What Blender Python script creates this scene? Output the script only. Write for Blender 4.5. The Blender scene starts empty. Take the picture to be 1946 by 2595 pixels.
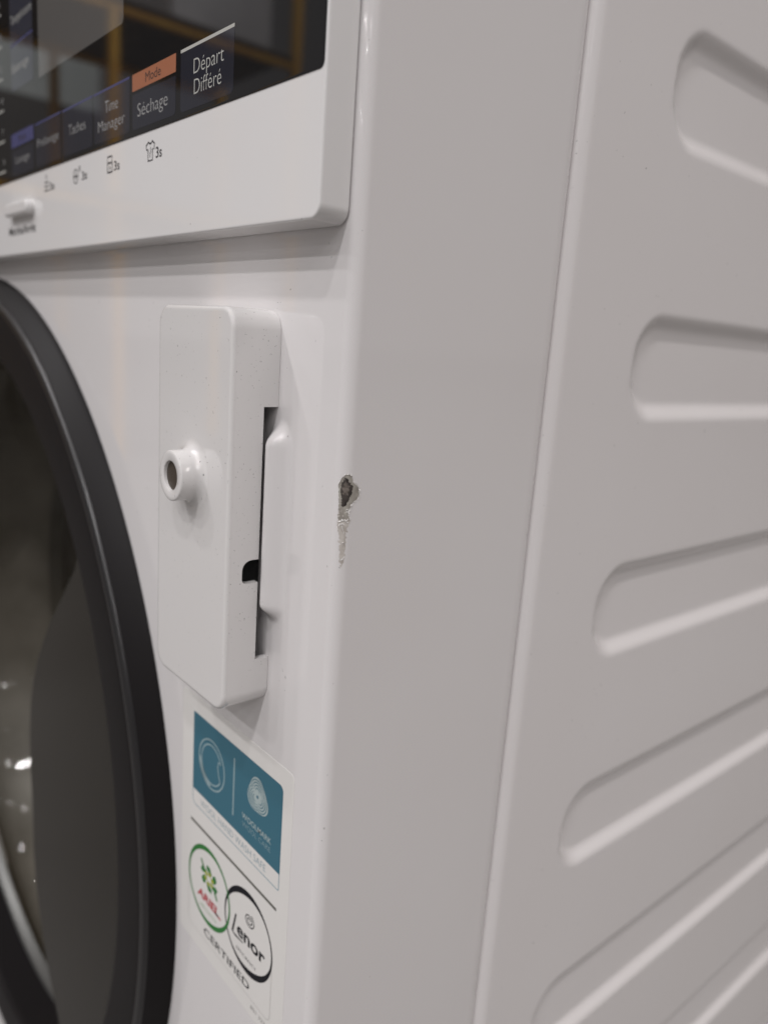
import bpy, bmesh, math, random
import numpy as np
from mathutils import Matrix, Vector
random.seed(7)
scene = bpy.context.scene
COL = scene.collection
OZ = 0.63                       # height of the working origin (a point on the front right edge) above the floor

# ---------------------------------------------------------------- camera
cam_data = bpy.data.cameras.new("camera")
cam = bpy.data.objects.new("camera", cam_data)
COL.objects.link(cam)
R = ((0.642535, 0.763012, 0.070436), (0.209766, -0.086741, -0.973897), (-0.736985, 0.640537, -0.215788))   # right, down, forward
RIGHT, DOWN, FWD = (Vector(r) for r in R)
cam.matrix_world = Matrix(((RIGHT.x, -DOWN.x, -FWD.x, 0.135313), (RIGHT.y, -DOWN.y, -FWD.y, -0.104489), (RIGHT.z, -DOWN.z, -FWD.z, 0.038681 + OZ), (0, 0, 0, 1)))
cam_data.sensor_fit = 'VERTICAL'
cam_data.sensor_height = 36.0
cam_data.sensor_width = 27.0
cam_data.lens = 36.0 * 1953.95 / 2595.0
cam_data.clip_start = 0.005
cam_data.clip_end = 200.0
cam_data.dof.use_dof = True
cam_data.dof.focus_distance = 0.183
cam_data.dof.aperture_fstop = 10.5
scene.camera = cam

# ---------------------------------------------------------------- ambient light of the hall and exposure
world = bpy.data.worlds.new("World")
scene.world = world
world.use_nodes = True
bg = world.node_tree.nodes["Background"]
bg.inputs[0].default_value = (1.0, 0.945, 0.93, 1)
bg.inputs[1].default_value = 0.155
scene.view_settings.view_transform = 'Standard'
scene.view_settings.look = 'None'
scene.view_settings.exposure = 0.07
scene.view_settings.gamma = 1.0

# ---------------------------------------------------------------- ceiling lamps (rows of high-bay lamps)
def hall_lamp(x, y, z, power, size=0.22, color=(1.0, 0.98, 0.985)):
    ld = bpy.data.lights.new("ceiling_lamp", 'AREA')
    ld.shape = 'DISK'
    ld.size = size
    ld.energy = power
    ld.color = color
    o = bpy.data.objects.new("ceiling_lamp", ld)
    o.location = (x, y, z)
    COL.objects.link(o)
WARM, COOL = (1.0, 0.935, 0.905), (1.0, 0.98, 0.985)
for y, p in ((-6.3, 44.5), (-4.3, 44.5), (-2.6, 38), (1.6, 30), (4.6, 30)):
    for k, x in enumerate((-5.6, -3.0, -0.4, 1.9, 4.4, 6.9, 9.4)):
        hall_lamp(x, y, 6.0, p * ((0.45, 1.7, 0.45, 1.8, 0.45, 1.05, 0.45)[k] if y < 0 else 1.0), (0.34 if k % 2 else 0.2) if y < 0 else 0.7, COOL if y < 0 else WARM)
for y in (-10.0, -14.5, -20.0):                       # rows farther down the hall
    for x in (-1.5, 2.5, 6.5, 11.0):
        hall_lamp(x, y, 6.0, 38, 0.34, COOL)

# ---------------------------------------------------------------- helpers
def V(x, y, z):
    return (x * 0.001, y * 0.001, z * 0.001 + OZ)

def link(name, me, mat, parent=None, smooth=True, angle=35):
    if mat is not None:
        me.materials.append(mat)
    if smooth and len(me.polygons):
        me.polygons.foreach_set('use_smooth', [True] * len(me.polygons))
        me.set_sharp_from_angle(angle=math.radians(angle))
    o = bpy.data.objects.new(name, me)
    COL.objects.link(o)
    if parent is not None:
        o.parent = parent
    return o

def mesh(name, verts, faces):
    me = bpy.data.meshes.new(name)
    me.from_pydata([V(*v) for v in verts], [], faces)
    bm = bmesh.new(); bm.from_mesh(me)
    bmesh.ops.recalc_face_normals(bm, faces=bm.faces)
    bm.to_mesh(me); bm.free()
    return me

def flat_mesh(name, polys, y):
    """faces in the x,z plane at depth y, all facing the viewer (-y)"""
    vs, fs = [], []
    for p in polys:
        a = sum(p[i][0] * p[(i + 1) % len(p)][1] - p[(i + 1) % len(p)][0] * p[i][1] for i in range(len(p)))
        q = list(p) if a > 0 else list(p)[::-1]
        b = len(vs)
        vs += [V(x, y, z) for x, z in q]
        fs.append(list(range(b, b + len(q))))
    me = bpy.data.meshes.new(name)
    me.from_pydata(vs, [], fs)
    return me

def rrect(x0, x1, z0, z1, r, n=6):
    rs = r if isinstance(r, (tuple, list)) else (r, r, r, r)    # bl, br, tr, tl
    out = []
    for (cx, cz, a0), rr in zip(((x0, z0, 180), (x1, z0, 270), (x1, z1, 0), (x0, z1, 90)), rs):
        sx = 1 if cx == x0 else -1
        sz = 1 if cz == z0 else -1
        for i in range(n + 1):
            a = math.radians(a0 + 90 * i / n)
            out.append((cx + sx * rr + rr * math.cos(a), cz + sz * rr + rr * math.sin(a)))
    return out

def slab(name, x0, x1, z0, z1, r, yf, yb, f, close=True, n=8, draft=0.0):
    """a rounded plate seen from the front: outline in x,z, rounded front edge of radius f"""
    rings = []
    for ins, y in ((f + 0.35, yf), ):
        rings.append((ins, y))
    for i in range(5):
        a = math.radians(90 * i / 4)
        rings.append((f * (1 - math.sin(a)), yf + f * (1 - math.cos(a))))
    rings.append((-draft * .1, yf + f + 0.35))
    rings.append((-draft, yb))
    vs, fs = [], []
    m = None
    for ins, y in rings:
        ring = rrect(x0 + ins, x1 - ins, z0 + ins, z1 - ins, max(r - ins, 0.02), n)
        m = len(ring)
        vs += [(x, y, z) for x, z in ring]
    fs.append(list(range(m)))
    for k in range(len(rings) - 1):
        for i in range(m):
            j = (i + 1) % m
            fs.append((k * m + i, k * m + j, (k + 1) * m + j, (k + 1) * m + i))
    if close:
        fs.append(list(range((len(rings) - 1) * m, len(rings) * m)))
    return mesh(name, vs, fs)

def lathe(name, cx, cz, prof, n=96):
    """revolve (radius, y) about the axis along y"""
    vs, fs = [], []
    for r, y in prof:
        for i in range(n):
            a = 2 * math.pi * i / n
            vs.append((cx + r * math.cos(a), y, cz + r * math.sin(a)))
    for k in range(len(prof) - 1):
        for i in range(n):
            j = (i + 1) % n
            fs.append((k * n + i, k * n + j, (k + 1) * n + j, (k + 1) * n + i))
    return mesh(name, vs, fs)

def box_mesh(name, b):
    x0, x1, y0, y1, z0, z1 = b
    vs = [(x, y, z) for x in (x0, x1) for y in (y0, y1) for z in (z0, z1)]
    fs = [(0, 1, 3, 2), (4, 6, 7, 5), (0, 4, 5, 1), (2, 3, 7, 6), (0, 2, 6, 4), (1, 5, 7, 3)]
    return mesh(name, vs, fs)

def ribbon(pts, w, closed=False):
    """quads along a polyline in x,z; w may be a list"""
    n = len(pts)
    ws = w if isinstance(w, (list, tuple)) else [w] * n
    L, Rr = [], []
    for i in range(n):
        if closed:
            a, b = pts[i - 1], pts[(i + 1) % n]
        else:
            a, b = pts[max(i - 1, 0)], pts[min(i + 1, n - 1)]
        dx, dz = b[0] - a[0], b[1] - a[1]
        l = math.hypot(dx, dz) or 1
        nx, nz = -dz / l, dx / l
        h = ws[i] / 2
        L.append((pts[i][0] + nx * h, pts[i][1] + nz * h))
        Rr.append((pts[i][0] - nx * h, pts[i][1] - nz * h))
    out = []
    for i in range(n if closed else n - 1):
        j = (i + 1) % n
        out.append([L[i], L[j], Rr[j], Rr[i]])
    return out

def arc(cx, cz, r, a0, a1, n=24, rz=None):
    rz = r if rz is None else rz
    return [(cx + r * math.cos(math.radians(a0 + (a1 - a0) * i / n)), cz + rz * math.sin(math.radians(a0 + (a1 - a0) * i / n))) for i in range(n + 1)]

DG = None
def text(name, s, x0, x1, zb, cap, y, mat, parent, weight=0.0, shear=0.0):
    """printed word: baseline at zb, capital height cap, spanning x0..x1"""
    cu = bpy.data.curves.new("word", 'FONT')
    cu.body = s
    cu.size = 1.0
    cu.offset = weight
    cu.resolution_u = 4
    cu.space_character = 1.0
    cu.shear = shear
    o = bpy.data.objects.new("word", cu)
    COL.objects.link(o)
    bpy.context.view_layer.update()
    dg = bpy.context.evaluated_depsgraph_get()
    me = bpy.data.meshes.new_from_object(o.evaluated_get(dg))
    bpy.data.objects.remove(o)
    bpy.data.curves.remove(cu)
    co = np.empty(len(me.vertices) * 3)
    me.vertices.foreach_get('co', co)
    co = co.reshape(-1, 3)
    a, b = co[:, 0].min(), co[:, 0].max()
    h = CAP + weight * 2
    out = np.empty_like(co)
    out[:, 0] = (x0 + (co[:, 0] - a) / (b - a) * (x1 - x0)) * .001
    out[:, 1] = y * .001
    out[:, 2] = (zb + co[:, 1] / h * cap) * .001 + OZ
    me.vertices.foreach_set('co', out.ravel())
    me.materials.clear()
    me.update()
    # every face must look towards -y
    bm = bmesh.new(); bm.from_mesh(me)
    bmesh.ops.dissolve_degenerate(bm, dist=1e-7, edges=bm.edges)
    fl = [f for f in bm.faces if f.normal.y > 0]
    bmesh.ops.reverse_faces(bm, faces=fl)
    bm.to_mesh(me); bm.free()
    me.name = name
    return link(name, me, mat, parent, smooth=False)

def cap_height():
    cu = bpy.data.curves.new("word", 'FONT'); cu.body = "H"; cu.size = 1
    o = bpy.data.objects.new("word", cu); COL.objects.link(o)
    bpy.context.view_layer.update()
    h = o.dimensions.y
    bpy.data.objects.remove(o); bpy.data.curves.remove(cu)
    return h
CAP = cap_height()

# ---------------------------------------------------------------- materials
def principled(name, color, rough=0.3, metal=0.0, spec=0.5, coat=0.0):
    m = bpy.data.materials.new(name)
    m.use_nodes = True
    b = m.node_tree.nodes["Principled BSDF"]
    b.inputs["Base Color"].default_value = (*color, 1)
    b.inputs["Roughness"].default_value = rough
    b.inputs["Metallic"].default_value = metal
    b.inputs["Specular IOR Level"].default_value = spec
    b.inputs["Coat Weight"].default_value = coat
    b.inputs["Coat Roughness"].default_value = 0.05
    return m

def speckled(name, color, rough, amount=0.5, scale=300.0, size=0.17, dirt=(0.07, 0.06, 0.055), wobble=0.0, coat=0.0):
    """white enamel or plastic with fine dust specks and faint uneven gloss"""
    m = principled(name, color, rough)
    nt = m.node_tree
    b = nt.nodes["Principled BSDF"]
    tc = nt.nodes.new("ShaderNodeTexCoord")
    def layer(scale, size, amount):
        n0 = nt.nodes.new("ShaderNodeTexNoise"); n0.inputs["Scale"].default_value = scale * 1.7
        mx = nt.nodes.new("ShaderNodeVectorMath"); mx.operation = 'MULTIPLY_ADD'
        mx.inputs[1].default_value = (0.0012, 0.0012, 0.0012)
        nt.links.new(tc.outputs["Object"], n0.inputs["Vector"])
        nt.links.new(n0.outputs["Color"], mx.inputs[0])
        nt.links.new(tc.outputs["Object"], mx.inputs[2])
        vo = nt.nodes.new("ShaderNodeTexVoronoi"); vo.inputs["Scale"].default_value = scale
        nt.links.new(mx.outputs[0], vo.inputs["Vector"])
        sp = nt.nodes.new("ShaderNodeSeparateColor"); nt.links.new(vo.outputs["Color"], sp.inputs[0])
        # radius of the speck varies with the cell, most cells have none
        r = nt.nodes.new("ShaderNodeMapRange")
        r.inputs[1].default_value = 1 - amount; r.inputs[2].default_value = 1.0
        r.inputs[3].default_value = 0.0; r.inputs[4].default_value = size
        nt.links.new(sp.outputs[0], r.inputs[0])
        d = nt.nodes.new("ShaderNodeMath"); d.operation = 'SUBTRACT'
        nt.links.new(r.outputs[0], d.inputs[0]); nt.links.new(vo.outputs["Distance"], d.inputs[1])
        k = nt.nodes.new("ShaderNodeMapRange")
        k.inputs[1].default_value = 0.0; k.inputs[2].default_value = size * 0.35
        k.inputs[3].default_value = 0.0; k.inputs[4].default_value = 1.0
        nt.links.new(d.outputs[0], k.inputs[0])
        k2 = nt.nodes.new("ShaderNodeMath"); k2.operation = 'MULTIPLY'
        nt.links.new(k.outputs[0], k2.inputs[0]); nt.links.new(sp.outputs[1], k2.inputs[1])
        return k2.outputs[0]
    l1 = layer(scale, size, amount)
    l2 = layer(scale * 2.3, size * 1.3, amount * 0.6)
    l3 = layer(scale * 0.35, size * 0.30, amount * 0.25)
    mx1 = nt.nodes.new("ShaderNodeMath"); mx1.operation = 'MAXIMUM'
    mx2 = nt.nodes.new("ShaderNodeMath"); mx2.operation = 'MAXIMUM'
    nt.links.new(l1, mx1.inputs[0]); nt.links.new(l2, mx1.inputs[1])
    nt.links.new(mx1.outputs[0], mx2.inputs[0]); nt.links.new(l3, mx2.inputs[1])
    # grime gathers in patches
    pn = nt.nodes.new("ShaderNodeTexNoise"); pn.inputs["Scale"].default_value = 38; pn.inputs["Detail"].default_value = 3
    nt.links.new(tc.outputs["Object"], pn.inputs["Vector"])
    pm = nt.nodes.new("ShaderNodeMapRange"); pm.inputs[1].default_value = 0.35; pm.inputs[2].default_value = 0.62
    pm.inputs[3].default_value = 0.15; pm.inputs[4].default_value = 1.0
    nt.links.new(pn.outputs[0], pm.inputs[0])
    fm = nt.nodes.new("ShaderNodeMath"); fm.operation = 'MULTIPLY'; fm.use_clamp = True
    nt.links.new(mx2.outputs[0], fm.inputs[0]); nt.links.new(pm.outputs[0], fm.inputs[1])
    # very faint uneven warm tint
    sn = nt.nodes.new("ShaderNodeTexNoise"); sn.inputs["Scale"].default_value = 14; sn.inputs["Detail"].default_value = 5
    nt.links.new(tc.outputs["Object"], sn.inputs["Vector"])
    base = nt.nodes.new("ShaderNodeMix"); base.data_type = 'RGBA'
    base.inputs[6].default_value = (*color, 1)
    base.inputs[7].default_value = (color[0] * .965, color[1] * .95, color[2] * .94, 1)
    nt.links.new(sn.outputs[0], base.inputs[0])
    mix = nt.nodes.new("ShaderNodeMix"); mix.data_type = 'RGBA'
    nt.links.new(fm.outputs[0], mix.inputs[0])
    nt.links.new(base.outputs[2], mix.inputs[6])
    mix.inputs[7].default_value = (*dirt, 1)
    nt.links.new(mix.outputs[2], b.inputs["Base Color"])
    rr = nt.nodes.new("ShaderNodeMapRange")
    rr.inputs[1].default_value = 0.3; rr.inputs[2].default_value = 0.7
    rr.inputs[3].default_value = rough * 0.8; rr.inputs[4].default_value = rough * 1.35
    nt.links.new(sn.outputs[0], rr.inputs[0]); nt.links.new(rr.outputs[0], b.inputs["Roughness"])
    b.inputs["Coat Weight"].default_value = coat
    b.inputs["Coat Roughness"].default_value = 0.02
    # orange peel of the paint
    if wobble:
        wn = nt.nodes.new("ShaderNodeTexNoise"); wn.inputs["Scale"].default_value = 420; wn.inputs["Detail"].default_value = 2
        nt.links.new(tc.outputs["Object"], wn.inputs["Vector"])
        bp = nt.nodes.new("ShaderNodeBump"); bp.inputs["Strength"].default_value = wobble; bp.inputs["Distance"].default_value = 0.0003
        nt.links.new(wn.outputs[0], bp.inputs["Height"]); nt.links.new(bp.outputs[0], b.inputs["Normal"])
    return m

M_FRONT = speckled("white_enamel", (0.782, 0.762, 0.764), 0.05, amount=0.16, scale=330, size=0.17, wobble=0.006, coat=0.3)
M_SIDE = speckled("white_painted_sheet", (0.79, 0.766, 0.766), 0.16, amount=0.10, scale=240, size=0.13, wobble=0.05)
M_PANEL = speckled("white_panel_plastic", (0.80, 0.79, 0.79), 0.07, amount=0.10, scale=300, size=0.13)
M_LATCH = speckled("white_latch_plastic", (0.76, 0.745, 0.74), 0.035, amount=0.62, scale=620, size=0.225, coat=0.5)
M_GLASSY = principled("black_display_glass", (0.012, 0.012, 0.013), 0.03)
M_LCD = principled("grey_display_film", (0.115, 0.110, 0.106), 0.03)
M_KEY = principled("slate_key_print", (0.026, 0.027, 0.037), 0.05)
M_KEYP = principled("violet_grey_key_print", (0.040, 0.042, 0.058), 0.05)
M_WORD = principled("grey_print", (0.38, 0.38, 0.38), 0.2)
M_WORDW = principled("pale_print", (0.50, 0.50, 0.47), 0.2)
M_ORANGE = principled("orange_print", (0.37, 0.14, 0.075), 0.25)
M_VIOLET = principled("violet_print", (0.062, 0.066, 0.18), 0.2)
M_DARKWORD = principled("dark_print", (0.03, 0.028, 0.035), 0.25)
M_INK = principled("black_ink", (0.010, 0.010, 0.014), 0.45, spec=0.15)
M_RING = principled("black_door_plastic", (0.0115, 0.010, 0.0105), 0.46, spec=0.12)
M_GRIP = principled("smoky_door_plastic", (0.014, 0.0115, 0.008), 0.16, spec=0.16)
M_STEEL = principled("drum_steel", (0.74, 0.77, 0.82), 0.42, metal=0.45)
M_RIM = principled("grey_glass_rim", (0.13, 0.13, 0.125), 0.4, metal=0.6)
M_RUBBER = principled("dark_rubber", (0.02, 0.02, 0.02), 0.5)
M_HOLE = principled("brown_plug", (0.055, 0.042, 0.030), 0.45)
M_STICK = principled("cream_film", (0.79, 0.77, 0.745), 0.22)
M_BLUE = principled("teal_blue_print", (0.046, 0.155, 0.215), 0.35, spec=0.3)
M_PALEBLUE = principled("pale_blue_print", (0.30, 0.41, 0.44), 0.35)
M_MINT = principled("pale_mint_print", (0.42, 0.50, 0.50), 0.35)
M_LINE = principled("blue_outline_print", (0.20, 0.32, 0.38), 0.35)
M_GREEN = principled("green_print", (0.03, 0.19, 0.04), 0.35, spec=0.3)
M_LIME = principled("lime_print", (0.36, 0.40, 0.03), 0.35)
M_RED = principled("red_print", (0.48, 0.035, 0.05), 0.35)
M_PALEGREEN = principled("pale_green_print", (0.36, 0.50, 0.33), 0.35)
M_GREYLINE = principled("grey_line_print", (0.15, 0.145, 0.13), 0.35)
M_FAINT = principled("faint_line_print", (0.52, 0.50, 0.48), 0.35)

def noisy(name, c1, c2, scale, rough=0.5, metal=0.0, detail=4, lo=.38, hi=.62):
    m = principled(name, c1, rough, metal)
    nt = m.node_tree
    tc = nt.nodes.new("ShaderNodeTexCoord")
    n = nt.nodes.new("ShaderNodeTexNoise"); n.inputs["Scale"].default_value = scale; n.inputs["Detail"].default_value = detail
    nt.links.new(tc.outputs["Object"], n.inputs["Vector"])
    r = nt.nodes.new("ShaderNodeMapRange"); r.inputs[1].default_value = lo; r.inputs[2].default_value = hi
    nt.links.new(n.outputs[0], r.inputs[0])
    mx = nt.nodes.new("ShaderNodeMix"); mx.data_type = 'RGBA'
    mx.inputs[6].default_value = (*c1, 1); mx.inputs[7].default_value = (*c2, 1)
    nt.links.new(r.outputs[0], mx.inputs[0])
    nt.links.new(mx.outputs[2], nt.nodes["Principled BSDF"].inputs["Base Color"])
    return m
M_TAIL = noisy("thin_worn_paint", (0.60, 0.56, 0.52), (0.45, 0.41, 0.375), 600, 0.5)
M_GASKET = noisy("grey_brown_gasket", (0.16, 0.15, 0.135), (0.09, 0.085, 0.075), 18, 0.35)
M_PRIMER = noisy("grey_primer", (0.42, 0.395, 0.35), (0.29, 0.265, 0.235), 420, 0.55)
M_METAL = noisy("bare_rusty_metal", (0.028, 0.022, 0.020), (0.075, 0.062, 0.055), 500, 0.5)
M_METALCORE = noisy("scuffed_metal", (0.24, 0.205, 0.18), (0.09, 0.075, 0.065), 800, 0.45)
M_FLAKE = principled("loose_white_paint", (0.80, 0.78, 0.76), 0.5)
M_FLOOR = noisy("concrete", (0.125, 0.12, 0.115), (0.16, 0.155, 0.148), 2.0, 0.5)
M_YELLOW = noisy("orange_yellow_steel", (0.80, 0.44, 0.02), (0.68, 0.34, 0.015), 6.0, 0.4)

# clear door glass: dark tint, mirror gloss, partly see-through
def door_glass():
    m = bpy.data.materials.new("tinted_door_glass")
    m.use_nodes = True
    nt = m.node_tree
    b = nt.nodes["Principled BSDF"]
    b.inputs["Base Color"].default_value = (0.12, 0.092, 0.055, 1)
    b.inputs["Roughness"].default_value = 0.04
    t = nt.nodes.new("ShaderNodeBsdfTransparent")
    t.inputs[0].default_value = (0.86, 0.85, 0.82, 1)
    mx = nt.nodes.new("ShaderNodeMixShader")
    mx.inputs[0].default_value = 0.86
    nt.links.new(b.outputs[0], mx.inputs[1]); nt.links.new(t.outputs[0], mx.inputs[2])
    nt.links.new(mx.outputs[0], nt.nodes["Material Output"].inputs[0])
    return m
M_DOORGLASS = door_glass()

# ---------------------------------------------------------------- the setting
fl = bpy.data.meshes.new("floor")
fl.from_pydata([(-40, -40, 0), (40, -40, 0), (40, 40, 0), (-40, 40, 0)], [], [(0, 1, 2, 3)])
floor = link("floor", fl, M_FLOOR, smooth=False)
floor["kind"] = "structure"
M_WALL = noisy("pale_green_grey_added_wall", (0.42, 0.45, 0.44), (0.36, 0.39, 0.38), 1.5, 0.6)
wl = bpy.data.meshes.new("added_wall")
wl.from_pydata([(x, y, z) for x in (-7.0, -6.8) for y in (-2.5, 9.0) for z in (2.35, 3.6)], [], [(0, 1, 3, 2), (4, 6, 7, 5), (0, 4, 5, 1), (2, 3, 7, 6), (1, 5, 7, 3)])
added_wall = link("added_wall", wl, M_WALL, smooth=False)  # unseen, sized to add a pale reflection at the display's left end
added_wall["kind"] = "structure"
M_DARKBASE = noisy("dark_reflection_base", (0.05, 0.045, 0.04), (0.07, 0.06, 0.05), 1.2, 0.6)
wd = bpy.data.meshes.new("added_dark_base")
wd.from_pydata([(x, y, z) for x in (-7.0, -6.78) for y in (-2.52, 9.0) for z in (0, 2.346)], [], [(0, 1, 3, 2), (4, 6, 7, 5), (0, 4, 5, 1), (2, 3, 7, 6), (1, 5, 7, 3)])
added_dark_base = link("added_dark_base", wd, M_DARKBASE, smooth=False)  # unseen dark base added to keep the lower display reflection dark
added_dark_base["kind"] = "structure"

# ---------------------------------------------------------------- the washing machine
wm = bpy.data.objects.new("washing_machine", None)
COL.objects.link(wm)
wm.location = (0, 0, 0)
wm["label"] = "white front loading washer dryer with chipped front corner and dark round door"
wm["category"] = "washing machine"

DCX, DCZ = -296.2, -161.3         # door axis
RC = 3.0                          # radius of the folded front corner

# --- front sheet: flat front, pressed boss beside the latch, folded corner, return along the side
def sm(t):
    t = min(max(t, 0.0), 1.0)
    return t * t * t * (t * (6 * t - 15) + 10)
def boss(x, z):
    # long pill-shaped pad, 3.3 mm high, with round ends and a soft foot
    dz = max((z - 11.6) * 0.82, -29.4 - z, 0.0)
    d = min(math.hypot(x + 25.7, dz), 5.4)
    return 4.1 * (0.5 + 0.5 * math.cos(math.pi * d / 5.4))
xs = sorted(set([-597] + [-590 + 10 * i for i in range(52)] + [-75, -70, -62, -54, -46, -42] +
                [-38 + 0.6 * i for i in range(34)] + [-17.4, -14, -10, -6, -4.2, -3.0]))
zs = sorted(set([-620 + 10 * i for i in range(57)] + [-60, -52, -46, -42] + [-38 + 0.8 * i for i in range(75)] +
                [26, 32, 40, 50, 60, 70, 80, 100, 130, 170, 214]))
prof = [(x, None) for x in xs]
for i in range(1, 13):
    a = math.radians(90 * i / 12)
    prof.append((-RC + RC * math.sin(a), RC - RC * math.cos(a)))
prof += [(0, 3.6), (0, 20), (0, 45), (0, 65.6), (-0.04, 66.9), (-0.2, 67.9), (-0.55, 68.8), (-1.1, 69.4), (-1.9, 69.75), (-4.0, 69.9)]
vs, fs = [], []
for z in zs:
    for x, y in prof:
        vs.append((x, -boss(x, z) if y is None else y, z))
m = len(prof)
for k in range(len(zs) - 1):
    for i in range(m - 1):
        q = (k * m + i, k * m + i + 1, (k + 1) * m + i + 1, (k + 1) * m + i)
        cx = sum(vs[j][0] for j in q) / 4; cz = sum(vs[j][2] for j in q) / 4
        if math.hypot(cx - DCX, cz - DCZ) < 201:
            continue
        fs.append(q)
front = link("front_panel", mesh("front_panel", vs, fs), M_FRONT, wm, angle=60)

# --- side sheets with pressed ribs
PITCH, RIBH = 80.2, 28.0
rib_c = [36.3 + PITCH * k for k in (1, 0, -1, -2, -3, -4, -5)]
def rib_depth(y, z):
    d = 0.0
    for c in rib_c:
        if abs(z - c) > 30:
            continue
        y0 = 109.9 + (c - 36.3) / PITCH * 2.1
        qx = max(y0 - y, y - 500) + 12.5
        qz = abs(z - c) - RIBH / 2 + 12.5
        sd = math.hypot(max(qx, 0), max(qz, 0)) + min(max(qx, qz), 0) - 12.5
        d = max(d, 2.9 * sm((3.6 - sd) / 7.2))
    return d
ys = sorted(set([75.5, 77, 80, 84, 90, 95] + [98 + 0.9 * i for i in range(40)] + [138, 150, 175, 200, 240, 300, 360, 420, 460] +
                [478 + 1.5 * i for i in range(20)] + [530, 590]))
zz = set([-612, 214])
for c in rib_c:
    for s in (-1, 1):
        for i in range(-9, 10):
            zz.add(round(c + s * 14 + i * 0.75 * s, 3))
    zz.add(round(c, 3)); zz.add(round(c + 4, 3)); zz.add(round(c - 4, 3)); zz.add(round(c + 40, 3)); zz.add(round(c + 30, 3)); zz.add(round(c + 50, 3))
zz = sorted(v for v in zz if -612 <= v <= 214)
edge = [(-3.4, 70.3), (-2.9, 70.35)]
RE = 3.8
SX = 1.3
for i in range(0, 11):
    a = math.radians(90 * i / 10)
    edge.append((SX - RE + RE * math.sin(a), 70.4 + RE - RE * math.cos(a)))
def side_mesh(mirror):
    vs, fs = [], []
    pr = [(x, y) for x, y in edge] + [(None, y) for y in ys]
    m = len(pr)
    for z in zz:
        for x, y in pr:
            X = SX - rib_depth(y, z) if x is None else x
            vs.append((-600 - X if mirror else X, y, z))
    for k in range(len(zz) - 1):
        for i in range(m - 1):
            fs.append((k * m + i, k * m + i + 1, (k + 1) * m + i + 1, (k + 1) * m + i))
    return mesh("side_panel", vs, fs)
link("side_panel", side_mesh(False), M_SIDE, wm, angle=60)
link("side_panel", side_mesh(True), M_SIDE, wm, angle=60)
link("worktop", box_mesh("worktop", (-600, 0, -2, 590, 215, 220)), M_PANEL, wm)
link("back_panel", box_mesh("back_panel", (-598, -2, 591, 595, -612, 214)), M_SIDE, wm)
link("plinth", box_mesh("plinth", (-590, -10, 20, 580, -625, -613)), M_RUBBER, wm)
link("inner_tub", box_mesh("inner_tub", (-594, -8, 480, 484, -600, 60)), M_RUBBER, wm)

# --- control panel
cp = link("control_panel", slab("control_panel", -597, -2.9, 62.4, 213, 3.2, -7.8, -0.5, 0.55, draft=0.25), M_PANEL, wm)
YG = -8.0
link("display_glass", slab("display_glass", -560, -3.55, 90.85, 205, 1.4, YG, -7.0, 0.12, close=False), M_GLASSY, cp)
YP = YG - 0.03
YT = YG - 0.06
link("display_window", flat_mesh("display_window", [rrect(-181, -104, 122, 190, (0.2, 1.6, 1.6, .2))], YP), M_LCD, cp)

def key(x0, x1, z0, z1, r, mat=M_KEY):
    return link("touch_key", flat_mesh("touch_key", [rrect(x0, x1, z0, z1, r)], YP), mat, cp)
def bar(x0, x1, z, h, mat):
    return link("key_line", flat_mesh("key_line", [rrect(x0, x1, z - h / 2, z + h / 2, 0.05, 1)], YT), mat, cp)
r2 = (1.4, 1.4, .1, .1)
key(-67, -39.6, 92.4, 106.6, r2); bar(-67, -39.6, 106.7, 0.75, M_WORDW)
key(-97.7, -69.8, 92.5, 101.8, r2)
link("mode_tile", flat_mesh("mode_tile", [rrect(-97.7, -69.8, 102.7, 107.1, .1, 1)], YP), M_ORANGE, cp)
key(-127.6, -99.6, 92.5, 106.9, r2); bar(-127.6, -99.6, 106.9, 0.6, M_VIOLET)
key(-157, -128.8, 92.5, 106.9, r2); bar(-157, -128.8, 107.0, 0.6, M_VIOLET)
key(-186.6, -158.8, 92.5, 107.1, r2); bar(-186.6, -158.8, 107.2, 0.6, M_VIOLET)
key(-217.3, -189, 92.5, 101.8, r2)
link("mode_tile", flat_mesh("mode_tile", [rrect(-217.3, -189, 102.9, 107.9, .1, 1)], YP), M_VIOLET, cp)
key(-214.8, -187.2, 123, 139, r2, M_KEYP); bar(-214.8, -187.2, 139, 0.7, M_VIOLET)
key(-214.8, -187.2, 139.7, 156, .1, M_KEYP)
W = -0.012
text("key_word", "Départ", -59.7, -44.4, 100.2, 3.35, YT, M_WORDW, cp, W)
text("key_word", "Différé", -59.4, -45.4, 95.45, 3.4, YT, M_WORDW, cp, W)
text("key_word", "Mode", -88.7, -78.9, 103.7, 2.4, YT, M_DARKWORD, cp, W * .3)
text("key_word", "Séchage", -94.0, -74.5, 95.6, 3.3, YT, M_WORD, cp, W)
text("key_word", "Time", -118.3, -108.3, 100.4, 3.2, YT, M_WORD, cp, W)
text("key_word", "Manager", -124, -103.2, 95.6, 3.0, YT, M_WORD, cp, W)
text("key_word", "Taches", -150.9, -135.2, 98.6, 3.0, YT, M_WORD, cp, W)
text("key_word", "Prélavage", -184.4, -161.2, 99.2, 2.6, YT, M_WORD, cp, W)
text("key_word", "Lavage", -212.2, -194.5, 96.8, 2.6, YT, M_WORD, cp, W)
text("key_word", "Mode", -207.5, -198, 104.2, 2.4, YT, M_DARKWORD, cp, 0)
text("key_word", "Essorage", -213, -192.8, 129.4, 2.9, YT, M_WORDW, cp, W)
text("key_word", "Température", -213.4, -188, 146.1, 2.9, YT, M_WORDW, cp, W)
for k, z in enumerate((95.6, 107.1, 118.6, 130.2, 141.9, 153.3)):        # right end of the programme list
    bar(-256, -226.6, z, 0.7, M_WORDW)
    text("list_word", "sreese"[k], -229.4, -227.2, z + 2.7, 3.0, YT, M_WORD, cp, W)

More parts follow.
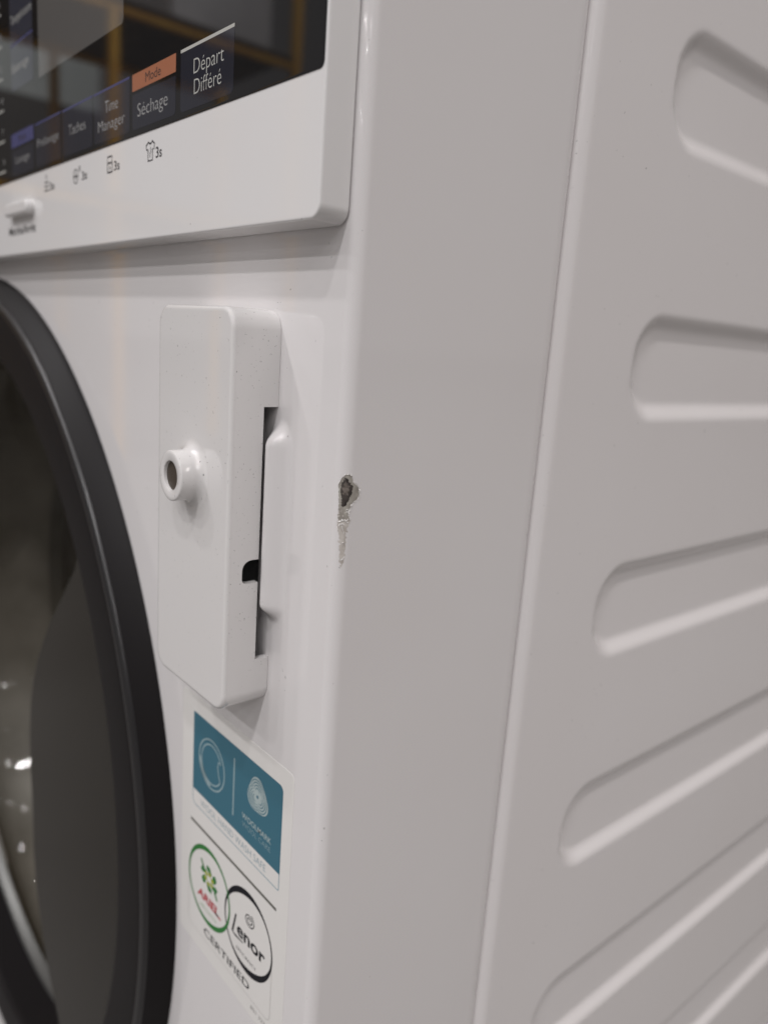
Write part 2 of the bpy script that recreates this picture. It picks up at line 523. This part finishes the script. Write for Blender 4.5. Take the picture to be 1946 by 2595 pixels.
# pictograms and words printed on the white fascia
YI = -7.83
def icon(name, polys, mat=M_INK, y=YI):
    return link(name, flat_mesh(name, polys, y), mat, cp, smooth=False)
lw = 0.48
# shirt
sh = [(-88.2, 86.1), (-88.6, 87.3), (-86.9, 88.1), (-86.2, 87.6), (-85.2, 87.6), (-84.6, 88.2), (-83.0, 87.3), (-83.3, 85.9), (-84.3, 86.2), (-84.3, 83.2), (-87.3, 83.2), (-87.3, 86.3)]
icon("shirt_symbol", ribbon(sh, lw, True) + ribbon([(-85.6, 86.7), (-85.5, 85.4), (-86.1, 84.9), (-85.9, 84.0)], 0.36))
text("hold_time", "3s", -82.2, -78.3, 83.45, 2.8, YI, M_INK, cp, 0.012)
# padlock
icon("padlock_symbol", ribbon(rrect(-117.2, -113.5, 83.3, 86.0, .15, 2), lw, True) + ribbon([(-117.2, 86.0), (-117.2, 87.8), (-113.5, 87.8), (-113.5, 86.0)], lw) + ribbon([(-115.35, 85.1), (-115.35, 84.1)], 0.55))
text("hold_time", "3s", -112.0, -107.7, 83.4, 2.7, YI, M_INK, cp, 0.012)
# clock with water
icon("spin_symbol", ribbon(arc(-145.4, 85.2, 2.2, 0, 360, 20)[:-1], 0.4, True) + ribbon([(-147.2, 85.2), (-143.6, 85.2)], .5) + ribbon([(-145.4, 86.6), (-145.4, 84.0)], .4) + ribbon(arc(-141.6, 87.3, 0.7, 0, 360, 8)[:-1], .4, True))
text("hold_time", "3s", -139.6, -134.8, 83.5, 2.6, YI, M_INK, cp, 0.012)
# steam
icon("steam_symbol", ribbon([(-178.4, 83.6), (-173.4, 83.6)], .5) + ribbon([(-178.2, 85.0), (-173.6, 85.0)], .5) + ribbon([(-178.0, 86.4), (-173.8, 86.4)], .5) + ribbon(arc(-175.9, 88.2, .5, 0, 360, 8)[:-1], .4, True))
text("hold_time", "3s", -172.6, -167.2, 83.3, 2.6, YI, M_INK, cp, 0.012)
text("button_word", "Marche/Arrêt", -224.9, -189.8, 70.2, 3.2, YI, M_INK, cp, 0.012)
link("power_button", slab("power_button", -221, -190.5, 76.6, 81.9, 2.6, -11.0, -7.0, 1.3), M_PANEL, cp)

# --- latch housing: hollow cover with a cut back edge on its right side
def bool_cut(target, cutters):
    for c in cutters:
        md = target.modifiers.new("cut", 'BOOLEAN')
        md.operation = 'DIFFERENCE'; md.solver = 'EXACT'; md.object = c
    bpy.context.view_layer.update()
    dg = bpy.context.evaluated_depsgraph_get()
    me = bpy.data.meshes.new_from_object(target.evaluated_get(dg))
    target.modifiers.clear()
    old = target.data
    target.data = me
    me.name = old.name
    bpy.data.meshes.remove(old)
    for c in cutters:
        d = c.data
        bpy.data.objects.remove(c); bpy.data.meshes.remove(d)
    for p in me.polygons:
        p.use_smooth = True
    me.set_sharp_from_angle(angle=math.radians(30))
LX0, LX1, LZ0, LZ1, LY = -67.5, -27.3, -58.6, 44.2, -13.2
latch = link("latch_housing", slab("latch_housing", LX0, LX1, LZ0, LZ1, 5.2, LY, -0.08, 1.0, n=10), M_LATCH, wm)
cuts = [link("cut", box_mesh("cut", (LX0 + 1.8, LX1 - 1.8, LY + 1.9, 3, LZ0 + 1.8, LZ1 - 1.8)), None, smooth=False),
        link("cut", box_mesh("cut", (-36, -20, -4.15, 3, -45.0, 21.0)), None, smooth=False)]
slot = rrect(-8.7, 3, -23.6, -17.7, (1.2, 1.2, 2.2, 2.2), 6)           # outline in y,z, swept along x
slot = rrect(-8.8, 3.0, -23.7, -17.6, (1.3, .1, .1, 2.6), 6)
n_ = len(slot)
sv = [(-36, y, z) for y, z in slot] + [(-20, y, z) for y, z in slot]
sf = [list(range(n_)), list(range(n_, 2 * n_))] + [(i, (i + 1) % n_, n_ + (i + 1) % n_, n_ + i) for i in range(n_)]
cuts.append(link("cut", mesh("cut", sv, sf), None, smooth=False))
bool_cut(latch, cuts)
link("shade_block", box_mesh("shade_block", (LX0 + 2.5, -33.5, LY + 2.2, -0.2, LZ0 + 2.5, LZ1 - 2.5)), M_RUBBER, latch, smooth=False)  # dark block added to deepen the shade inside the hollow cover
latch["label"] = "tall white plastic latch cover with round stub"
# the stub on its face
SXc, SZc = -47.2, 1.3
stub_prof = [(9.6, LY - 0.02), (8.9, LY - .05), (8.2, LY - .2), (7.55, LY - .55), (7.05, LY - 1.1), (6.75, LY - 1.7), (6.6, LY - 2.5),
             (6.55, LY - 5.4), (6.45, LY - 5.65), (6.2, LY - 5.8), (5.6, LY - 5.82), (4.1, LY - 5.82), (3.9, LY - 5.7), (3.82, LY - 5.4), (3.8, LY - 2.5)]
link("stub", lathe("stub", SXc, SZc, stub_prof, 64), M_LATCH, latch, angle=40)
link("plug", lathe("plug", SXc, SZc, [(3.85, LY - 4.9), (2.0, LY - 4.95), (0.02, LY - 4.95)], 40), M_HOLE, latch)

# --- door
door = link("door", lathe("door", DCX, DCZ, [(217.6, 0.6), (217.3, -0.6), (216.4, -2.0), (212.0, -7.8), (210.8, -8.8), (209.0, -9.4), (206, -9.6),
            (189.5, -9.4), (188.0, -9.1), (187.2, -8.3), (187.0, -6), (186.5, 14.2)], 220), M_RING, wm, angle=60)
M_HIGHLIGHT = principled("glossy_highlight_black", (0.012, 0.011, 0.012), 0.30, spec=0.65)
tr = [(211.9 - 2.7 * (1 - math.cos(a)) , -7.9 - 1.7 * math.sin(a)) for a in np.linspace(0, math.pi / 2, 7)]
link("highlight_ring", lathe("highlight_ring", DCX, DCZ, [(210.5, -5.5)] + tr + [(208.6, -9.55), (208, -9.2)], 220), M_HIGHLIGHT, door, angle=60)  # glossy ring added on the ridge to carry its highlight streak
# lens-shaped grip plate
gl = [(187.0, 37.5), (179.8, 36.5), (154.7, 35.0), (137, 33.7), (121.7, 31.5), (106, 28.0), (94.4, 23.0), (86.5, 17.0), (82.0, 10.5), (79.6, 3), (79.4, -5), (82.5, -14), (88.5, -24.5),
      (95.6, -33.0), (107, -40.0), (120.0, -44.0), (131, -46.2), (142.0, -47.4), (156.1, -48.0), (170, -48.4), (187.0, -48.8)]
out = [(DCX + r * math.cos(math.radians(a)), DCZ + r * math.sin(math.radians(a))) for r, a in gl]
out += [(DCX + 187.4 * math.cos(math.radians(a)), DCZ + 187.4 * math.sin(math.radians(a))) for a in np.linspace(-48, 36.5, 30)]
n = len(out)
c0 = (DCX + 140, DCZ)
vs = [(x, -8.3, z) for x, z in out] + [(x, -3.5, z) for x, z in out]
fs = [list(range(n))] + [(i, (i + 1) % n, n + (i + 1) % n, n + i) for i in range(n)]
link("grip_plate", mesh("grip_plate", vs, fs), M_GRIP, door)
# glass bowl set back in the ring, with its bright rim
link("glass_rim", lathe("glass_rim", DCX, DCZ, [(187.2, 12), (186.2, 9.8), (184.8, 9.2), (183.0, 9.8), (181.5, 12), (180.5, 15)], 160), M_RIM, door)
link("door_glass", lathe("door_glass", DCX, DCZ, [(181, 14.5), (176, 14.0), (170, 16), (164, 22), (158, 34), (150, 52), (140, 72), (126, 88), (108, 97), (80, 102), (40, 104), (0.05, 104.5)], 160), M_DOORGLASS, door, angle=80)
link("door_gasket", lathe("door_gasket", DCX, DCZ, [(197, 20), (190, 60), (182, 70), (178, 80), (182, 92), (200, 100), (205, 118)], 120), M_GASKET, wm)
drum = link("drum", lathe("drum", DCX, DCZ, [(205, 118), (212, 122), (230, 126), (236, 136), (236, 420), (230, 440), (120, 446), (0.05, 446)], 120), M_STEEL, wm, angle=50)
# pressed bumps between the holes of the drum wall
bm = bmesh.new()
for k in range(30):
    for j in range(9):
        a = 2 * math.pi * (k + 0.5 * (j % 2)) / 30
        mt = Matrix.Translation(V(DCX + 235.5 * math.cos(a), 160 + 30 * j, DCZ + 235.5 * math.sin(a)))
        bmesh.ops.create_icosphere(bm, subdivisions=2, radius=0.006, matrix=mt)
me = bpy.data.meshes.new("drum_bumps")
bm.to_mesh(me); bm.free()
db = link("drum_bumps", me, M_STEEL, drum)
db["kind"] = "stuff"

# --- sticker
st = link("sticker", slab("sticker", -76, -12.4, -161.5, -72.8, 2.0, -0.07, -0.01, 0.02, close=False), M_STICK, wm)
st["label"] = "care and detergent label below the latch cover"
Y1, Y2, Y3 = -0.10, -0.13, -0.16
def pr(name, polys, mat, y=Y1):
    return link(name, flat_mesh(name, polys, y), mat, st, smooth=False)
pr("blue_field", [rrect(-68.5, -17.2, -105.2, -78.5, (.05, .05, 1.8, .3))], M_BLUE)
pr("band_outline", ribbon([(-68.3, -105.3)] + rrect(-68.3, -17.4, -110.3, -103, (1.8, .6, .05, .05), 5)[:12] + [(-17.4, -105.3)], 0.3), M_LINE)
text("band_word", "WOOL HAND WASH SAFE", -63.0, -24.2, -108.9, 2.2, Y1, M_LINE, st, -0.012)
# round drum symbol with a hand grip
cx, cz = -56.5, -91.6
pr("drum_symbol", ribbon(arc(cx, cz, 8.0, 0, 360, 48)[:-1], .55, True)
   + ribbon(arc(cx, cz, 6.4, 28, 330, 40), .5)
   + ribbon(arc(cx, cz, 6.4, 28, 30, 2) + [(cx + 5.9, cz + 2.8), (cx + 4.3, cz + 3.0), (cx + 3.9, cz + 1.2), (cx + 4.4, cz - 1.2), (cx + 5.2, cz - 2.6)] + arc(cx, cz, 6.4, -30, -32, 2), .5)
   + ribbon(arc(cx, cz, 7.2, 180, 268, 20), [0.5 + 1.3 * math.sin(math.pi * i / 20) for i in range(21)]), M_PALEBLUE, Y2)
pr("divider_line", ribbon([(-42.9, -82.6), (-42.9, -101.2)], .7), M_PALEBLUE, Y2)
# wool skein: three bundles of bands round a small eye
cx, cz = -29.7, -88.1
blob = []
for i in range(60):
    a = 2 * math.pi * i / 60
    r = 5.25 + 0.55 * math.cos(3 * (a - math.radians(95)))
    blob.append((cx + r * math.cos(a), cz + r * math.sin(a)))
pr("skein_symbol", [blob], M_MINT, Y2)
lines = []
for k in range(3):
    d = 95 + 120 * k
    ex, ez = cx + 1.55 * math.cos(math.radians(d)), cz + 1.55 * math.sin(math.radians(d))
    for r in (1.0, 1.85, 2.7, 3.5):
        lines += ribbon(arc(ex, ez, r, d - 105, d + 85, 16), [0.10 + 0.22 * math.sin(math.pi * i / 16) for i in range(17)])
lines += [arc(cx, cz, .55, 0, 360, 10)[:-1]]
pr("skein_lines", lines, M_BLUE, Y3)
text("skein_word", "WOOLMARK", -37.7, -22.0, -98.8, 1.75, Y2, M_MINT, st, 0.01)
text("skein_word", "WOOL CARE", -37.4, -22.2, -101.4, 1.55, Y2, M_PALEBLUE, st, -0.015)
pr("rule", ribbon([(-69.3, -116.8), (-18.0, -116.8)], 1.0), M_GREYLINE)
def swell(cx, cz, r, a0, lo, hi, n=72):
    pts, ws = [], []
    for i in range(n):
        a = 360 * i / n
        w = lo + (hi - lo) * (0.5 + 0.5 * math.cos(math.radians(2 * (a - a0)))) ** 1.5
        rr = r - w / 2
        pts.append((cx + rr * math.cos(math.radians(a)), cz + rr * math.sin(math.radians(a))))
        ws.append(w)
    return ribbon(pts, ws, True)
pr("black_ring", swell(-32.4, -134.6, 13.7, 110, .65, 2.1), M_INK, Y1)
pr("green_ring", swell(-56.4, -134.8, 13.7, 110, .8, 1.7), M_GREEN, Y2)
# green swirl of petals
petals, tips = [], []
fx, fz = -56.3, -131.7
for k in range(6):
    a0 = 60 * k + 20
    pts = [(1.3, -25), (2.9, -18), (4.6, 6), (4.9, 28), (3.6, 36), (2.6, 22), (1.4, 25)]
    petals.append([(fx + 1.18 * r * math.cos(math.radians(a0 + d)), fz + .92 * r * math.sin(math.radians(a0 + d))) for r, d in pts])
    pts = [(1.3, -25), (2.5, -18), (2.9, 6), (2.3, 22), (1.4, 25)]
    tips.append([(fx + 1.18 * r * math.cos(math.radians(a0 + d)), fz + .92 * r * math.sin(math.radians(a0 + d))) for r, d in pts])
for sgn in (1, -1):
    petals.append([(fx - sgn * 3.2, fz + sgn * 2.6), (fx - sgn * 5.0, fz + sgn * 4.6), (fx - sgn * 5.9, fz + sgn * 4.4), (fx - sgn * 4.2, fz + sgn * 2.0)])
pr("flower_symbol", petals, M_GREEN, Y2)
pr("flower_heart", tips, M_LIME, Y3)
text("brand_word", "ARIEL", -63.8, -49.6, -141.2, 3.0, Y2, M_RED, st, 0.035, 0.15)
pr("brand_tail", [[(-52.5, -141.3), (-48.4, -141.6), (-48.2, -141.0), (-51.5, -140.5)]], M_RED, Y2)
text("brand_caption", "efficiency", -62, -50.8, -144.3, 1.1, Y2, M_PALEGREEN, st, 0)
# Lenor word mark with its spiral
pr("spiral_symbol", ribbon([(-31.6 + (0.5 + 2.3 * t) * math.cos(7 * math.pi * t / 1.6), -129.7 + (0.4 + 2.0 * t) * math.sin(7 * math.pi * t / 1.6)) for t in np.linspace(0, 1, 60)], .35), M_INK, Y2)
pr("brand_initial", ribbon([(-39.2, -132.6), (-41.0, -139.6), (-39.5, -140.0), (-34.6, -139.6)], [.7, .9, .7, .35]), M_INK, Y2)
text("brand_word", "enor", -38.3, -22.6, -138.6, 4.6, Y2, M_INK, st, 0.022, 0.0)
text("brand_caption", "EFFICIENCY", -38.3, -27.0, -144.0, 1.0, Y2, M_INK, st, -0.01)
text("sticker_word", "CERTIFIED", -58.8, -30.4, -153.4, 2.7, Y2, M_INK, st, 0.006)
pr("frame_line", ribbon([(-18.9, -136)] + [(-18.9, -152.6)] + arc(-21.4, -153.0, 2.4, 0, -90, 6) + [(-66, -155.4)] + arc(-67.5, -152.9, 2.4, -90, -180, 6) + [(-69.9, -138)], .22), M_FAINT, Y1)
text("sticker_word", "801 327 02", -29.2, -18.0, -158.4, 1.3, Y1, M_GREYLINE, st, -0.01)

# --- chipped paint on the folded corner
O_ = [(0.5, 8.82), (-0.27, 7.76), (-1.05, 6.19), (-0.86, 4.46), (-0.6, 2.66), (-0.6, 0.25), (-0.62, -1.9), (-0.76, -3.21), (-0.37, -4.74), (-0.03, -6.87), (0.23, -9.02), (0.29, -11.2),
      (0.59, -12.65), (0.87, -13.09), (1.07, -12.5), (1.48, -11.93), (1.46, -9.73), (1.48, -7.69), (1.48, -5.38), (1.64, -3.8), (2.14, -2.96), (2.22, -1.82), (1.65, -0.5), (2.05, 0.48),
      (2.32, 1.46), (2.8, 2.18), (3.9, 2.75), (4.6, 3.8), (4.4, 4.9), (3.95, 5.95), (2.51, 6.96), (2.23, 8.24), (1.49, 8.82)]
I_ = [(0.55, 8.07), (-0.2, 6.64), (-0.33, 5.23), (-0.21, 3.97), (0.01, 3.15), (-0.03, 1.45), (0.54, 1.27), (1.02, 1.36), (1.19, 2.07), (1.6, 2.49), (1.85, 3.33), (2.28, 4.3), (2.59, 5.97), (1.96, 6.36), (1.45, 7.14), (0.98, 7.84)]
K_ = [(0.44, 7.53), (0.19, 5.98), (0.06, 4.7), (0.51, 4.03), (1.08, 3.77), (1.39, 4.61), (1.68, 5.88), (1.19, 6.58), (0.86, 7.41)]
def inside(p, poly):
    c = False
    for i in range(len(poly)):
        (x0, y0), (x1, y1) = poly[i - 1], poly[i]
        if (y0 > p[1]) != (y1 > p[1]) and p[0] < (x1 - x0) * (p[1] - y0) / (y1 - y0) + x0:
            c = not c
    return c
def on_corner(s, z, h):
    a = math.pi / 4 - s / RC                  # 0 = side, 90 = front
    if a < 0:
        return (h, RC + (-a) * RC, z)
    if a > math.pi / 2:
        return (-RC - (a - math.pi / 2) * RC, -h, z)
    return (-RC + (RC + h) * math.cos(a), RC - (RC + h) * math.sin(a), z)
from mathutils import noise as mn
def patch(name, poly, h, mat, parent, step=0.14, rough=0.0, jit=0.22):
    s0 = min(p[0] for p in poly) - .3; s1 = max(p[0] for p in poly) + .3
    z0 = min(p[1] for p in poly) - .3; z1 = max(p[1] for p in poly) + .3
    ns, nz = int((s1 - s0) / step) + 1, int((z1 - z0) / step) + 1
    idx, vs, fs = {}, [], []
    def vid(i, j):
        if (i, j) not in idx:
            s, z = s0 + i * step, z0 + j * step
            hh = h + rough * mn.noise((s * 2.2, z * 2.2, h * 50))
            idx[i, j] = len(vs); vs.append(on_corner(s, z, hh))
        return idx[i, j]
    for i in range(ns):
        for j in range(nz):
            s, z = s0 + (i + .5) * step, z0 + (j + .5) * step
            dx = jit * mn.noise((s * 1.9, z * 1.9, 3)); dz = jit * mn.noise((s * 1.9, z * 1.9, 9))
            if inside((s + dx, z + dz), poly):
                fs.append((vid(i, j), vid(i + 1, j), vid(i + 1, j + 1), vid(i, j + 1)))
    return link(name, mesh(name, vs, fs), mat, parent, angle=80)
chip = patch("chipped_paint", [p for p in O_ if p[1] > -2.5], 0.03, M_PRIMER, wm, rough=0.03)
patch("worn_streak", [(-.6, .2)] + [p for p in O_ if p[1] < -1.5] + [(1.9, .1)], 0.025, M_TAIL, chip, rough=0.02, jit=.45)
chip["label"] = "paint chip showing primer and bare metal on the front corner"
patch("bare_metal", I_, 0.07, M_METAL, chip, rough=0.03)
patch("scuffed_metal", K_, 0.11, M_METALCORE, chip, rough=0.04, jit=.5)
# raised, flaking edge of the paint
bm = bmesh.new()
def lip(poly, i0, i1, w, hgt):
    pts = []
    for i in range(i0, i1):
        a, b = poly[i % len(poly)], poly[(i + 1) % len(poly)]
        for t in (0, .25, .5, .75):
            pts.append((a[0] + (b[0] - a[0]) * t + random.uniform(-.1, .1), a[1] + (b[1] - a[1]) * t + random.uniform(-.1, .1)))
    for q in ribbon(pts, [w * random.uniform(.25, 1.2) for _ in pts]):
        h = [hgt * random.uniform(.4, 1.5) for _ in q]
        try:
            bm.faces.new([bm.verts.new(V(*on_corner(s, z, hh))) for (s, z), hh in zip(q, h)])
        except ValueError:
            pass
lip(O_, 0, 4, .26, .14); lip(O_, 21, 26, .3, .18); lip(O_, 26, 30, .34, .2); lip(O_, 31, 33, .3, .2); lip(O_, 6, 8, .2, .1)
for (a, b) in (((-.5, -2.6), (1.9, -1.5)), ((.2, -1.7), (1.9, -2.3)), ((1.0, .4), (2.1, .9)), ((-.3, -3.2), (.9, -2.8)), ((.5, -3.0), (.9, -5.0)), ((1.2, -.2), (1.9, .3)), ((.6, -7.2), (1.2, -7.3)), ((.7, -11.5), (1.3, -10.8))):
    pts = [(a[0] + (b[0] - a[0]) * t + random.uniform(-.12, .12), a[1] + (b[1] - a[1]) * t + random.uniform(-.3, .3)) for t in np.linspace(0, 1, 6)]
    for q in ribbon(pts, [random.uniform(.08, .34) for _ in pts]):
        bm.faces.new([bm.verts.new(V(*on_corner(s, z, .16 * random.uniform(.5, 1.4)))) for s, z in q])
me = bpy.data.meshes.new("loose_flakes"); bm.to_mesh(me); bm.free()
lf = link("loose_flakes", me, M_FLAKE, chip, smooth=False)
lf["kind"] = "stuff"

# ---------------------------------------------------------------- yellow rack opposite, seen mirrored in the display and door glass
rack = bpy.data.objects.new("storage_rack", None)
COL.objects.link(rack)
rack.location = (-3.6, -1.9, 0)
rack["label"] = "orange yellow steel rack mirrored in the black display glass"
rack["category"] = "rack"
def rack_part(name, b):
    x0, x1, y0, y1, z0, z1 = b
    me = bpy.data.meshes.new(name)
    bm = bmesh.new()
    bmesh.ops.create_cube(bm, size=1, matrix=Matrix.Translation(((x0 + x1) / 2, (y0 + y1) / 2, (z0 + z1) / 2)) @ Matrix.Diagonal((x1 - x0, y1 - y0, z1 - z0, 1)))
    bmesh.ops.bevel(bm, geom=bm.edges[:], offset=0.006, segments=2, affect='EDGES')
    bm.to_mesh(me); bm.free()
    return link(name, me, M_YELLOW, rack, smooth=False)
for y in (-0.43, 0.53, 1.63):
    rack_part("post", (-.022, .022, y - .022, y + .022, 0, 3.0))
    rack_part("post", (-.822, -.778, y - .022, y + .022, 0, 3.0))
for x in (0, -.8):
    for y0, y1 in ((-0.405, 0.505), (0.555, 1.605)):
        for z in (1.20, 2.02):
            rack_part("beam", (x - .018, x + .018, y0, y1, z - .018, z + .018))
M_DECK = noisy("worn_plywood", (0.16, 0.13, 0.10), (0.11, 0.09, 0.07), 9.0, 0.6)
for z in (1.220, 2.040):
    deck = rack_part("deck_board", (-.84, .04, -0.40, 1.60, z, z + .018))
    deck.data.materials[0] = M_DECK
# pale boxes added on the upper deck to brighten the display reflection
M_CARTON = noisy("pale_added_carton", (0.62, 0.61, 0.62), (0.52, 0.51, 0.52), 5.0, 0.5)
for y0, y1, h, lab in ((-0.33, 0.22, 0.84, "pale wrapped carton on the upper rack deck for its reflection, nearer the machine"), (0.72, 1.40, 0.70, "broader pale carton on the upper rack deck for its reflection, farther to the right")):
    cy = (y0 + y1) / 2
    me = bpy.data.meshes.new("added_carton")
    bm = bmesh.new()
    bmesh.ops.create_cube(bm, size=1, matrix=Matrix.Translation((0, 0, h / 2)) @ Matrix.Diagonal((.6, y1 - y0, h, 1)))
    bmesh.ops.bevel(bm, geom=bm.edges[:], offset=0.012, segments=2, affect='EDGES')
    bmesh.ops.bisect_plane(bm, geom=bm.verts[:] + bm.edges[:] + bm.faces[:], plane_co=(0, 0, h * .93), plane_no=(0, 0, 1))
    bm.to_mesh(me); bm.free()
    o = link("added_carton", me, M_CARTON, None, smooth=False)
    o.location = (-3.6 - .38, -1.9 + cy, 2.060)
    o["label"] = lab
    o["category"] = "added_carton"
